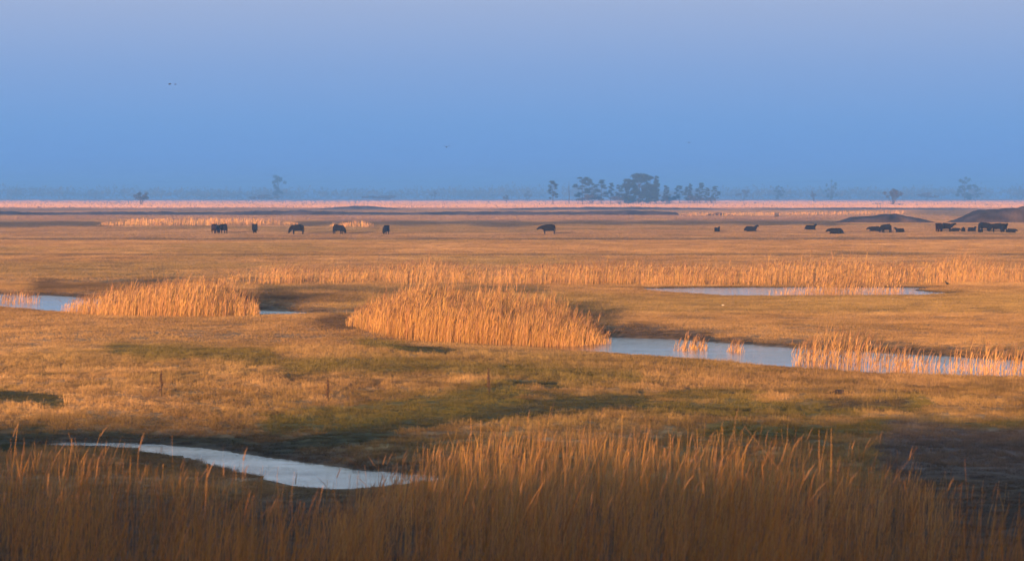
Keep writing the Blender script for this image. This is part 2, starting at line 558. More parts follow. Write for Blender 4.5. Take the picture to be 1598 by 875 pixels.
ridge('low_ridge', 1100, 1150, 336.5, lambda t: .15 + .75 * math.sin(math.pi * t), 9, DK, 'small dark lens shaped bank right of the long sedge bank', 'bank')
ridge('low_ridge', 1190, 1560, 327, lambda t: .15 + .6 * math.sin(math.pi * t) ** .6, 30, DK * 1.6, 'thin grey bank behind the two dark mounds', 'bank')


# ------------------------------------------------------------------ reeds
def in_poly(x, y, P):
    ins = np.zeros(x.shape, bool)
    for (ax, ay), (bx, by) in zip(P, np.roll(P, -1, 0)):
        ins ^= ((ay > y) != (by > y)) & (x < (bx - ax) * (y - ay) / ((by - ay) or 1e-9) + ax)
    return ins


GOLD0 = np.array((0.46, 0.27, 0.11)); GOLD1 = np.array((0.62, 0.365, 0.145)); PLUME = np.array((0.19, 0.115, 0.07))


def reeds(rb, x, y, h, fat=1.0, leaves=3, plume=.5, lean=(.10, .02), tone=1.0, hue=(1, 1, 1), mottle=0.0):
    """adds reed stalks with leaves and plumes standing at x, y"""
    N = len(x)
    z = H(x, y) - .03
    base = np.stack([x, y, z], 1)
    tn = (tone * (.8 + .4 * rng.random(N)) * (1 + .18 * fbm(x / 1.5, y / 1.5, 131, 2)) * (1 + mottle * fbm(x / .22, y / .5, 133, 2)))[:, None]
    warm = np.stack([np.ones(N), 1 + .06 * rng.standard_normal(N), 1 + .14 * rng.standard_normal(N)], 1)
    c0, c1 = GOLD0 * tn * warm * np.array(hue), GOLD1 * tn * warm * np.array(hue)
    ln = np.stack([lean[0] + .07 * rng.standard_normal(N) + .06 * fbm(x / 2, y / 2, 141, 2), lean[1] + .07 * rng.standard_normal(N)], 1)
    wild = rng.random(N) < .07
    ln[wild] += .5 * rng.standard_normal((wild.sum(), 2))
    phi = rng.random(N) * math.pi
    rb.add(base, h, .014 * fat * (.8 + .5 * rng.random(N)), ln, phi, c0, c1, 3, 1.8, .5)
    for k in range(leaves):
        t = (k + .2 + .7 * rng.random(N)) / leaves * .85
        bp = base.copy()
        bp[:, 2] += h * t
        bp[:, :2] += ln * (h * t ** 1.8)[:, None]
        a = rng.random(N) * 2 * math.pi
        out_ = np.stack([np.cos(a), np.sin(a)], 1) * (.16 + .26 * rng.random(N))[:, None] + np.array([.16, .03])
        L = h * (.22 + .16 * rng.random(N))
        rb.add(bp, L, .026 * fat * (.7 + .6 * rng.random(N)), out_, a + math.pi / 2 + .6 * rng.standard_normal(N), c0 * .95, c1, 2, 1.3, .1, .3, .85)
    if plume:
        m_ = (rng.random(N) < plume) & (h > .6)
        bp = base[m_].copy()
        bp[:, 2] += h[m_] * .97
        bp[:, :2] += ln[m_] * (h[m_])[:, None]
        n_ = m_.sum()
        pc = PLUME * (.75 + .6 * rng.random(n_))[:, None]
        for rot in (0, 1.4):
            rb.add(bp, .17 + .10 * rng.random(n_), .035 * fat, ln[m_] * 2.2 + np.array([.25, 0]), phi[m_] + rot, pc, pc * 1.25, 2, 1.4, .1, .55)


def bed(poly_px, n, hpts, z=-.1, var=(.55, 1.15), gaps=0.0, gscale=1.6, tips=0.0, **kw):
    """a reed bed: outline on the ground (photo px), height profile [(px, metres)]"""
    P = np.stack(ground(*np.array(poly_px, float).T, z), 1)
    lo, hi = P.min(0), P.max(0)
    x = lo[0] + (hi[0] - lo[0]) * rng.random(n * 4); y = lo[1] + (hi[1] - lo[1]) * rng.random(n * 4)
    m_ = in_poly(x, y, P)
    x, y = x[m_][:n], y[m_][:n]
    # stalks gather in tussocks
    cl = fbm(x / gscale, y / gscale, 151 + n % 13, 3)
    keep = cl > (-1.2 + gaps + .35 * rng.random(len(x)))
    x, y, cl = x[keep], y[keep], cl[keep]
    px, _ = project(x, y, x * 0)
    hp = np.array(hpts)
    h = np.interp(px, hp[:, 0], hp[:, 1]) * (var[0] + (var[1] - var[0]) * rng.random(len(x))) * (1 + .16 * np.clip(cl, -1, 1))
    h = h * (1 + .35 * (rng.random(len(x)) < tips))         # single stalks standing above the rest
    rb = Ribbons()
    reeds(rb, x, y, np.maximum(h, .2), **kw)
    return rb


def finish(rb, label, cat='reed bed'):
    return tag(rb.build('reed_bed', M_REED), label, cat, kind='stuff')


finish(bed([(538, 515), (570, 521), (600, 526), (700, 532), (800, 535), (900, 535), (957, 530), (930, 523), (800, 518), (680, 515), (600, 513), (560, 512)], 10500,
           [(538, .4), (560, .75), (590, 1.15), (640, 1.62), (700, 1.5), (760, 1.5), (820, 1.42), (880, 1.25), (920, .95), (957, .45)], gaps=.12, fat=.68, var=(.5, 1.2), gscale=1.0, tips=.04, plume=.35),
       'largest golden reed clump in the middle beside the widest creek')
finish(bed([(94, 486), (140, 490), (200, 494), (300, 496), (405, 491), (404, 482), (350, 476), (250, 473), (190, 475), (170, 483), (120, 483)], 7000,
           [(94, .5), (120, .7), (180, 1.05), (210, 1.3), (250, 1.45), (330, 1.4), (370, 1.15), (392, .9), (405, .4)], gaps=.12, fat=.75, var=(.5, 1.2), gscale=1.0, tips=.04, plume=.35),
       'second largest golden reed clump standing in the water on the left')
finish(bed([(340, 448), (420, 446), (640, 446), (840, 447), (1010, 449), (1300, 448), (1460, 447), (1700, 444), (1700, 439), (1300, 440), (900, 441), (600, 440), (340, 442)], 11000,
           [(340, .4), (400, .9), (560, .8), (660, 1.15), (760, .85), (850, 1.05), (1000, 1.1), (1100, 1.0), (1230, 1.2), (1290, 1.4), (1400, 1.05), (1450, 1.2), (1500, 1.55), (1560, 1.05), (1700, 1.05)],
           gaps=.72, gscale=2.2, fat=.95, leaves=2, var=(.4, 1.2), tips=.04),
       'long fringe of golden reeds along the far bank above the farthest pool')
finish(bed([(1190, 462), (1290, 462), (1400, 461.5), (1450, 460), (1400, 456), (1300, 456), (1240, 457)], 1500, [(1190, .3), (1260, .7), (1300, 1.1), (1380, .8), (1450, .3)], z=0, gaps=1.0, fat=1.0, var=(.4, 1.2), leaves=2),
       'golden reeds growing out of the farthest pool near its right end')
finish(bed([(1225, 576), (1300, 581), (1400, 586), (1500, 588), (1700, 596), (1700, 584), (1500, 572), (1400, 566), (1300, 560), (1250, 558)], 3300,
           [(1225, .4), (1260, .95), (1300, 1.2), (1340, 1.0), (1400, .75), (1460, .6), (1510, 1.0), (1560, .85), (1700, 1.0)], z=-.25, gaps=1.28, gscale=.8, fat=.8, var=(.4, 1.2), tips=.04),
       'thin reeds fringing the near shore of the widest creek at right')
finish(bed([(1050, 547), (1080, 549), (1104, 546), (1100, 541), (1070, 541), (1050, 543)], 160, [(1050, .45), (1070, .75), (1104, .5)], z=-.25),
       'small reed tuft out in the middle of the widest creek', 'reed tuft')
finish(bed([(1132, 549), (1150, 551), (1162, 549), (1158, 545), (1135, 545)], 90, [(1132, .4), (1145, .65), (1162, .5)], z=-.25),
       'smallest reed tuft in the widest creek right of the other tuft', 'reed tuft')
finish(bed([(-200, 470), (0, 471), (60, 470), (64, 466), (0, 465), (-200, 462)], 800, [(-200, .8), (0, .7), (40, .9), (64, .6)], gaps=.3),
       'reeds at the left edge standing before the pale water', 'reed bed')
finish(bed([(158, 353), (300, 352.5), (465, 351.5), (465, 349.5), (300, 350), (158, 350.5)], 1500, [(158, .5), (200, 1.2), (300, 1.4), (420, 1.2), (465, .4)], z=0, gaps=.9, gscale=5, fat=6, leaves=1, plume=0),
       'far golden reed strip behind the left cattle')
finish(bed([(515, 355), (582, 355), (584, 353), (515, 353)], 200, [(515, .7), (560, 1.2), (584, .8)], z=0, gaps=.6, gscale=4, fat=5, leaves=1, plume=0),
       'small far patch of golden reeds right of the grazing cow')
finish(bed([(1055, 338), (1220, 337), (1300, 336.5), (1415, 335), (1415, 333), (1055, 335)], 900, [(1055, .3), (1075, 1.1), (1130, .9), (1200, .8), (1415, 1.3)], z=0, gaps=.2, gscale=8, fat=9, leaves=1, plume=0),
       'far pinkish reed strip left of the dark mound')

# foreground reed belt
TOP = np.array([(-300, 706), (0, 702), (100, 700), (200, 708), (300, 724), (400, 748), (480, 768), (555, 756), (600, 728), (660, 694), (720, 672), (800, 660), (900, 660), (1000, 664), (1100, 672), (1190, 682),
                (1290, 694), (1400, 708), (1440, 728), (1490, 752), (1540, 768), (1598, 780), (1900, 800)], float)


def fore(n, d0, d1, lo_px, hi_px, jit, hmax=2.3, rb=None, extra=.12, **kw):
    rb = rb or Ribbons()
    d = np.sqrt(d0 ** 2 + (d1 ** 2 - d0 ** 2) * rng.random(n))
    px = lo_px + (hi_px - lo_px) * rng.random(n)
    x = (px - 799) / FPX * d
    top = np.interp(px, TOP[:, 0], TOP[:, 1])
    cl = .6 * fbm(x / .4, d / .5, 171, 2) + .6 * fbm(x / 1.7, d / 1.7, 173, 2)
    h0 = EYE - (top - 305) * d / FPX + extra
    h = np.minimum(h0, hmax) * (1 - jit * rng.random(n) ** 1.5) * (1 + .2 * cl)
    sd, _ = poly_sd(x, d, PONDS['front'][1])
    keep = (h > .35) & (cl > -.3 + .6 * rng.random(n)) & (sd > .2)
    reeds(rb, x[keep], d[keep], h[keep], **kw)
    return rb


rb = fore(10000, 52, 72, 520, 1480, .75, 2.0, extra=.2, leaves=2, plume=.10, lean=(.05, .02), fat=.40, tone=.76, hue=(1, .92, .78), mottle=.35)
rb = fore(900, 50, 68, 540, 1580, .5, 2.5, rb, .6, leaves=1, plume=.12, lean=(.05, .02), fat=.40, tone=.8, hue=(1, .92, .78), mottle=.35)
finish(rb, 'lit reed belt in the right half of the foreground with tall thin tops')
rb = fore(10500, 36, 52, -200, 1800, .7, 2.1, leaves=2, plume=.08, lean=(.04, .02), fat=.42, tone=.58, hue=(1, .80, .52), mottle=.4)  # shade at the very front also put into tone and hue
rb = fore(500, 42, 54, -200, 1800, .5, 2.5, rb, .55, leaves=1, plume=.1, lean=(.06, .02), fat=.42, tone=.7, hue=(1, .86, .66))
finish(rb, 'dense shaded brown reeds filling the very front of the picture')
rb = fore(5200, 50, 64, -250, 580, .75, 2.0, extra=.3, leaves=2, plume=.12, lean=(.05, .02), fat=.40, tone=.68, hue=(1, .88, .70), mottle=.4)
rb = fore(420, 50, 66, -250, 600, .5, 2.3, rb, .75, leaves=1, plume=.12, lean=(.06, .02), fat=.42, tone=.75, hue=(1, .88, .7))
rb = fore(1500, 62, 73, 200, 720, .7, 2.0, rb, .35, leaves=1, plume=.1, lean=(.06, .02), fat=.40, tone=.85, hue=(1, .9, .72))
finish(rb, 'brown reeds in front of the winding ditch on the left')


# ------------------------------------------------------------------ short grass tussocks over the pasture
def turf_patch(name, blades, size, h, w, seed):
    """one square of sward: thin leaning blades, darker towards the root, a few taller wisps"""
    r_ = np.random.default_rng(seed)
    rb_ = Ribbons()
    N = blades
    xy = (r_.random((N, 2)) - .5) * size
    base = np.concatenate([xy, np.full((N, 1), -.02)], 1)
    cl = .75 + .45 * fbm(xy[:, 0] / (size * .28) + seed * 7, xy[:, 1] / (size * .28), seed, 2)
    hh = h * (.5 + .6 * r_.random(N)) * cl + .02
    hh[r_.random(N) < .02] *= 1.7
    a = r_.random(N) * 2 * math.pi
    ln = np.stack([np.cos(a), np.sin(a)], 1) * (.3 + .9 * r_.random((N, 1))) + np.array([.2, 0])
    v_ = (.75 + .5 * r_.random(N))[:, None] * np.array([1, 1, 1.0])
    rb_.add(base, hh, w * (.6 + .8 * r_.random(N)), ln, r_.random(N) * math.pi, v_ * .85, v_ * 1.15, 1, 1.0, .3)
    o_ = rb_.build(name, M_TURF)
    COL.objects.unlink(o_)
    return o_


M_TURF = attr_mat('pasture_turf', translucent=0.2)
nt, lt = M_TURF.node_tree.nodes, M_TURF.node_tree.links
ai = nt.new('ShaderNodeAttribute'); ai.attribute_type = 'INSTANCER'; ai.attribute_name = 'Tint'
ml = nt.new('ShaderNodeVectorMath'); ml.operation = 'MULTIPLY'
for nd in list(nt):
    if nd.type == 'ATTRIBUTE' and nd != ai:
        lt.new(nd.outputs['Color'], ml.inputs[0])
lt.new(ai.outputs['Color'], ml.inputs[1])
lt.new(ml.outputs[0], nt['Principled BSDF'].inputs['Base Color'])
for nd in nt:
    if nd.type == 'BSDF_TRANSLUCENT':
        lt.new(ml.outputs[0], nd.inputs['Color'])
turf_col = bpy.data.collections.new('turf_kinds')
for k in range(6):
    turf_col.objects.link(turf_patch('turf', 170, 1.0, .085, .017, 300 + k))


def turf(n, d0, d1, size, hscale, name, label, minh=.35):
    """patches of sward spread evenly over the ground between the distances d0 and d1"""
    i_ = np.arange(n)
    y = np.sqrt(d0 ** 2 + (d1 ** 2 - d0 ** 2) * ((.5 + i_ * .7548776662466927) % 1))      # even cover without holes
    x = (((.5 + i_ * .5698402909980532) % 1) * 2 - 1) * (.205 * y + 4)
    x = x + size * .3 * rng.standard_normal(n); y = y + size * .3 * rng.standard_normal(n)
    keep = np.ones(n, bool)
    for k, (w, P) in PONDS.items():
        lo, hi = P.min(0) - 2, P.max(0) + 2
        m_ = (x > lo[0]) & (x < hi[0]) & (y > lo[1]) & (y < hi[1])
        if m_.any():
            sd, _ = poly_sd(x[m_], y[m_], P)
            keep[m_] &= sd > size * .55
    x, y = x[keep], y[keep]
    z = H(x, y)
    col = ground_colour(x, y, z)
    N = len(x)
    cl = fbm(x / 1.4, y / 1.8, 191, 3)
    lum = col.mean(1)
    short = minh + (1 - minh) * sstep(.04, .14, lum)
    col = col * (1 + .22 * rng.standard_normal(N) * .6 + .18 * cl)[:, None]
    hs = hscale * short * (.85 + .3 * rng.random(N)) * (1 + .35 * cl)
    me_ = bpy.data.meshes.new(name)
    me_.vertices.add(N)
    me_.vertices.foreach_set('co', np.stack([x, y, z], 1).astype(np.float32).ravel())
    at_ = me_.attributes.new('Tint', 'FLOAT_COLOR', 'POINT')
    c4 = np.ones((N, 4), np.float32); c4[:, :3] = np.clip(col, 0, 1); at_.data.foreach_set('color', c4.ravel())
    sc_ = me_.attributes.new('patch_scale', 'FLOAT_VECTOR', 'POINT')
    sc_.data.foreach_set('vector', np.stack([np.full(N, size), np.full(N, size), hs], 1).astype(np.float32).ravel())
    ro_ = me_.attributes.new('patch_turn', 'FLOAT_VECTOR', 'POINT')
    ro_.data.foreach_set('vector', np.stack([x * 0, x * 0, (rng.random(N) - .5) * 1.2], 1).astype(np.float32).ravel())
    pk = me_.attributes.new('patch_pick', 'INT', 'POINT')
    pk.data.foreach_set('value', rng.integers(0, 6, N).astype(np.int32))
    o_ = bpy.data.objects.new(name, me_); COL.objects.link(o_)
    gt = bpy.data.node_groups.new('turf_scatter', 'GeometryNodeTree')
    gt.interface.new_socket('Geometry', in_out='INPUT', socket_type='NodeSocketGeometry')
    gt.interface.new_socket('Geometry', in_out='OUTPUT', socket_type='NodeSocketGeometry')
    gi, go = gt.nodes.new('NodeGroupInput'), gt.nodes.new('NodeGroupOutput')
    iop = gt.nodes.new('GeometryNodeInstanceOnPoints')
    ci = gt.nodes.new('GeometryNodeCollectionInfo')
    ci.inputs['Collection'].default_value = turf_col
    ci.inputs['Separate Children'].default_value = True
    ci.inputs['Reset Children'].default_value = True

    def named(nm, ty):
        nd_ = gt.nodes.new('GeometryNodeInputNamedAttribute'); nd_.data_type = ty
        nd_.inputs['Name'].default_value = nm
        return nd_.outputs[0]
    gt.links.new(gi.outputs[0], iop.inputs['Points'])
    gt.links.new(ci.outputs[0], iop.inputs['Instance'])
    iop.inputs['Pick Instance'].default_value = True
    gt.links.new(named('patch_pick', 'INT'), iop.inputs['Instance Index'])
    e2r = gt.nodes.new('FunctionNodeEulerToRotation')
    gt.links.new(named('patch_turn', 'FLOAT_VECTOR'), e2r.inputs[0])
    gt.links.new(e2r.outputs[0], iop.inputs['Rotation'])
    gt.links.new(named('patch_scale', 'FLOAT_VECTOR'), iop.inputs['Scale'])
    gt.links.new(iop.outputs[0], go.inputs[0])
    o_.modifiers.new('scatter', 'NODES').node_group = gt
    return tag(o_, label, 'grass', kind='stuff')


turf(26000, 54, 132, .62, .62, 'grass', 'short brown and mossy pasture grass near the ditches')
turf(9000, 74, 122, .36, 1.45, 'grass_tussock', 'scattered grass tussocks on the trodden near slope')
turf(22000, 132, 222, .95, .85, 'grass', 'short straw coloured grass of the middle pasture')
turf(20000, 222, 430, 2.0, .9, 'grass', 'straw coloured grass before the cattle on the middle plain')
turf(17500, 430, 800, 4.2, 1.0, 'grass', 'straw coloured grass of the far pasture round the cattle', .6)
turf(15500, 800, 1620, 9, 2.0, 'grass', 'straw coloured grass of the farthest pasture beyond the mounds', .7)

# pale reed meadow on the horizon
n = 40000
yy = 1540 / (1 - rng.random(n) * (1 - 1540 / 3600))
xx = (rng.random(n) * 2 - 1) * (.2 * yy + 60)
rb = Ribbons()
base = np.stack([xx, yy, H(xx, yy) - .05], 1)
t_ = (.92 + .16 * rng.random(n) + .12 * fbm(xx / 60, yy / 200, 403, 2))[:, None]
rb.add(base, (.75 + .3 * fbm(xx / 40, yy / 160, 401, 3)) * (.6 + .6 * rng.random(n)), .5 + .5 * rng.random(n), np.zeros((n, 2)), .5 * rng.standard_normal(n), PALE * t_, PALE * t_ * 1.1, 1, 1, .4)
tag(rb.build('meadow_grass', M_GRASS), 'pale pinkish band of tall dry grass along the horizon', 'meadow', kind='stuff')


# ------------------------------------------------------------------ trees
class Tubes:
    def __init__(self):
        self.v, self.f = [], []

    def limb(self, pts, radii, sides=5):
        rings = []
        for i, (p_, r_) in enumerate(zip(pts, radii)):
            p_ = Vector(p_)
            d = (Vector(pts[min(i + 1, len(pts) - 1)]) - Vector(pts[max(i - 1, 0)])).normalized()
            a = d.cross(Vector((.3, .9, .1))).normalized(); b_ = d.cross(a)
            ring = []
            for k in range(sides):
                an = 2 * math.pi * k / sides
                ring.append(len(self.v)); self.v.append(tuple(p_ + (a * math.cos(an) + b_ * math.sin(an)) * r_))
            rings.append(ring)
        for r0, r1 in zip(rings[:-1], rings[1:]):
            for k in range(sides):
                self.f.append((r0[k], r0[(k + 1) % sides], r1[(k + 1) % sides], r1[k]))
        self.f.append(tuple(rings[-1])); self.f.append(tuple(reversed(rings[0])))

    def build(self, name, mat, parent=None):
        me = bpy.data.meshes.new(name)
        me.from_pydata(self.v, [], self.f)
        me.materials.append(mat)
        o_ = bpy.data.objects.new(name, me); COL.objects.link(o_)
        if parent:
            o_.parent = parent
        return o_


def leaf_cloud(centres, radii, per, size):
    """many small leaf faces gathered in clumps -> verts, quads"""
    V, Q = [], []
    for (cx, cy, cz), (rx, ry, rz) in zip(centres, radii):
        d = rng.standard_normal((per, 3)); d /= np.linalg.norm(d, axis=1)[:, None]
        pos = np.array((cx, cy, cz)) + d * (rng.random((per, 1)) ** .5) * np.array((rx, ry, rz))
        a = rng.standard_normal((per, 3)); a /= np.linalg.norm(a, axis=1)[:, None]
        b_ = np.cross(a, d); b_ /= np.linalg.norm(b_, axis=1)[:, None] + 1e-6
        s_ = size * (.5 + rng.random((per, 1)))
        V.append(np.stack([pos - a * s_, pos - b_ * s_ * .5, pos + a * s_, pos + b_ * s_ * .5], 1).reshape(-1, 3))
    V = np.concatenate(V)
    return V, np.arange(len(V)).reshape(-1, 4)


def tree(px, base_py, top_py, width_px, label, kind='pine', group=None, dist=None, dens=1.0, bare=.35):
    if dist is None:
        x, y = [float(v) for v in ground(px, base_py)]
    else:
        y = dist; x = (px - 799) / FPX * y
    mpp = y / FPX
    x, y = float(x), float(y)
    z0 = float(H(np.array([x]), np.array([y]))[0]) - .1
    top = EYE + (305 - top_py) * mpp
    h = top - z0
    wd = width_px * mpp * 1.25
    root = empty({'pine': 'pine_tree', 'leafy': 'leafy_tree', 'bare': 'bare_tree', 'snag': 'dead_tree', 'bush': 'bush'}[kind], (x, y, z0))
    tag(root, label, 'bush' if kind == 'bush' else 'tree', group)
    tb = Tubes()
    rt = max(.12, h * .014)
    bend = [(random.uniform(-.3, .3) * h * .04, 0) for _ in range(3)]
    pts = [(0, 0, 0), (bend[0][0], 0, h * .35), (bend[1][0], 0, h * .7), (bend[2][0], 0, h * .97)]
    multi = kind in ('bush', 'bare')
    if not multi:
        tb.limb(pts, [rt * 1.3, rt, rt * .6, rt * .2])
    cent, rad = [], []
    nb = int({'pine': 14, 'leafy': 26, 'bare': 16, 'snag': 3, 'bush': 14}[kind] * dens)
    for i in range(nb):
        if kind == 'pine':
            t = bare + (1 - bare) * (i + random.random()) / nb
            prof = wd / 2 * (1.05 - .55 * ((t - bare) / (1 - bare)) ** 2) * random.uniform(.45, 1.1)
            a = random.random() * 2 * math.pi
            ex, ey, ez = math.cos(a) * prof, math.sin(a) * prof, h * min(.98, t + .04)
            tb.limb([(0, 0, h * t * .95), (ex * .6, ey * .6, h * t), (ex, ey, ez)], [rt * .35, rt * .2, rt * .08], 3)
            cent.append((ex * .8, ey * .8, ez)); rad.append((wd * random.uniform(.14, .24), wd * .18, h * random.uniform(.03, .06)))
        elif kind == 'leafy':
            a = random.random() * 2 * math.pi
            t = random.random()
            e = math.sqrt(random.random())
            ez = h * (bare + (1 - bare) * t)
            prof = wd / 2 * math.sqrt(max(.05, 1 - (2 * t - .75) ** 2 / 1.6)) * e
            ex, ey = math.cos(a) * prof, math.sin(a) * prof
            tb.limb([(0, 0, ez * .6), (ex * .5, ey * .5, ez * .82), (ex, ey, ez)], [rt * .5, rt * .3, rt * .1], 3)
            cent.append((ex, ey, ez)); rad.append((wd * random.uniform(.09, .16), wd * .12, h * random.uniform(.05, .09)))
        elif kind in ('bare', 'bush'):
            a = random.random() * 2 * math.pi
            t = random.uniform(.55, 1.0)
            sp = wd / 2 * random.uniform(.15, 1.0)
            ex, ey, ez = math.cos(a) * sp, math.sin(a) * sp, h * t * (1 - .25 * (sp / (wd / 2)) ** 2)
            tb.limb([(ex * .05, ey * .05, 0), (ex * .4, ey * .4, ez * .5), (ex * .8, ey * .8, ez * .85), (ex, ey, ez)], [rt * .7, rt * .45, rt * .25, rt * .08], 4)
            cent.append((ex * .85, ey * .85, ez * .88)); rad.append((wd * .13, wd * .13, h * .12))
        else:
            t = .5 + .45 * i / nb
            a = random.random() * 6.28
            tb.limb([(bend[1][0] * t, 0, h * t), (math.cos(a) * wd * .4, math.sin(a) * wd * .4, h * (t + .08))], [rt * .3, rt * .08], 3)
    tb.build('trunk', M_BARK, root)
    if cent:
        V, Q = leaf_cloud(cent, rad, {'pine': 140, 'leafy': 120, 'bare': 90, 'bush': 90}[kind], max(.24, wd * .03) * (.8 if kind == 'bare' else 1))
        mesh_np('crown', V, Q, M_TWIG if kind in ('bare', 'bush') else M_CROWN, None, root)
    return root


G = 'pines standing in a row on the horizon'
TREES = [
    (863, 320, 283, 16, 'dark pine standing alone at the left end of the pine row', 'pine'),
    (888, 319, 281, 7, 'thin dead tree between the leftmost pine and the first cluster', 'snag'),
    (909, 319, 277, 24, 'tall spreading pine leading the left cluster of pines', 'pine'),
    (924, 318, 280, 18, 'pine in the middle of the left cluster', 'pine'),
    (938, 318, 281, 18, 'pine closing the left cluster on its right', 'pine'),
    (953, 318, 286, 11, 'slim pine between the left cluster and the big round tree', 'pine'),
    (966, 318, 289, 12, 'low ragged pine hugging the left flank of the big round tree', 'pine'),
    (980, 319, 280, 24, 'rounded tree forming the left shoulder of the big tree clump', 'leafy'),
    (997, 319, 272, 46, 'biggest and tallest round dark tree on the horizon', 'leafy'),
    (1015, 319, 277, 24, 'dark tree forming the right shoulder of the big tree clump', 'leafy'),
    (1024, 319, 275, 10, 'slim tall pine rising at the right rim of the big tree clump', 'pine'),
    (1040, 319, 290, 10, 'short thin pine just right of the big tree clump', 'pine'),
    (1042, 319, 288, 5, 'bare pole like trunk behind the short thin pine', 'snag'),
    (1060, 318, 290, 13, 'small round topped pine with bare trunk, midway along the right row', 'pine'),
    (1074, 318, 292, 12, 'low pine left of the pointed pine in the right row', 'pine'),
    (1077, 318, 287, 7, 'pointed thin pine in the right row', 'pine'),
    (1092, 318, 286, 15, 'tallest dark pine of the right row', 'pine'),
    (1103, 318, 293, 8, 'thin low pine right of the tallest in the right row', 'pine'),
    (1116, 318, 291, 12, 'last pine at the right end of the row', 'pine'),
]
for px, b_, t_, w_, lab, kd in TREES:
    tree(px, b_, t_, w_, lab, kd, G, bare={'pine': .26, 'leafy': .08}.get(kd, .3), dens=1.9 if (kd == 'leafy' and w_ > 30) else 1.3)
tree(220, 320, 295, 24, 'lone bare fan shaped tree before the pale meadow on the left', 'bare')
tree(1393, 320, 292, 26, 'lone bare round tree above the dark hump mound', 'bare')
tree(1270, 315, 297, 12, 'small bare tree left of the lone round tree', 'bare')
tree(790, 316, 303, 9, 'small bare shrub left of the pine row', 'bush')
for px, b_, t_, w_, lab in [
    (921, 318.5, 303, 40, 'dark undergrowth below the left cluster of pines'),
    (966, 318.5, 304, 26, 'dark scrub left of the foot of the big round tree'),
    (1046, 318, 305, 30, 'low scrub right of the foot of the big tree clump'),
    (1084, 318, 304, 34, 'low scrub below the tallest pine of the right row'),
    (1110, 318, 306, 20, 'low scrub at the right end of the pine row'),
]:
    tree(px, b_, t_, w_, lab, 'bush', 'scrub growing among the pines')
FAR = 'trees fading into the haze of the far wood'
for px, t_, w_, lab, kd in [
    (434, 273, 24, 'faint hazy tree standing above the left part of the far wood', 'leafy'),
    (1297, 277, 16, 'faint hazy slim tree left of the lone round tree', 'leafy'),
    (1505, 278, 22, 'hazy dark pointed tree near the right edge', 'leafy'),
    (1520, 289, 26, 'hazy lower tree leaning on the pointed one near the right edge', 'leafy'),
    (1215, 290, 16, 'faint hazy bush like tree right of the pine row', 'leafy'),
    (1446, 299, 34, 'low hazy thicket left of the pointed hazy tree', 'bush'),
    (1160, 294, 22, 'faint hazy thicket just right of the pine row', 'bush'),
    (678, 297, 14, 'faint hazy shrub in the middle of the left horizon', 'bush'),
    (822, 297, 16, 'faint hazy shrub left of the leftmost pine', 'bush'),
    (590, 304, 50, 'long low hazy thicket on the left horizon', 'bush'),
    (415, 304, 40, 'low hazy thicket below the faint left tree', 'bush'),
]:
    tree(px, 0, t_, w_, lab, kd, FAR, dist=3550 + 120 * random.random(), bare=.1, dens=.75)

# the far wood: one mass nobody could count
n = 1100
xx = (rng.random(n) * 2 - 1) * 1400
yy = 4700 + 900 * rng.random(n)
hh = (15 + 9 * (fbm(xx / 120, yy * 0, 201, 3) * .5 + .5)) * (.7 + .5 * rng.random(n))
V, Q = leaf_cloud(np.stack([xx, yy, hh * .5], 1), np.stack([hh * 1.2, hh * .6, hh * .55], 1), 26, 2.2)
V[:, 2] = np.maximum(V[:, 2], -.3)
tag(mesh_np('far_woods', V, Q, M_WOOD), 'long blue hazy wood along the whole horizon', 'wood', kind='stuff')


# ------------------------------------------------------------------ cattle
def skin_mesh(name, verts, edges, radii, subdiv=1):
    me = bpy.data.meshes.new(name)
    me.from_pydata(verts, edges, [])
    ob = bpy.data.objects.new(name, me)
    COL.objects.link(ob)
    ob.modifiers.new('skin', 'SKIN')
    for i, r_ in enumerate(radii):
        rr = r_ if isinstance(r_, tuple) else (r_, r_)
        me.skin_vertices[0].data[i].radius = rr
    me.skin_vertices[0].data[0].use_root = True
    sb = ob.modifiers.new('subsurf', 'SUBSURF'); sb.levels = subdiv; sb.render_levels = subdiv
    dg = bpy.context.evaluated_depsgraph_get()
    res = bpy.data.meshes.new_from_object(ob.evaluated_get(dg))
    res.name = name
    res.polygons.foreach_set('use_smooth', [True] * len(res.polygons))
    bpy.data.objects.remove(ob)
    return res


def chain(vs, es, rs, parent, pts):
    for co, r_ in pts:
        vs.append(co); rs.append(r_); es.append((parent, len(vs) - 1)); parent = len(vs) - 1
    return parent


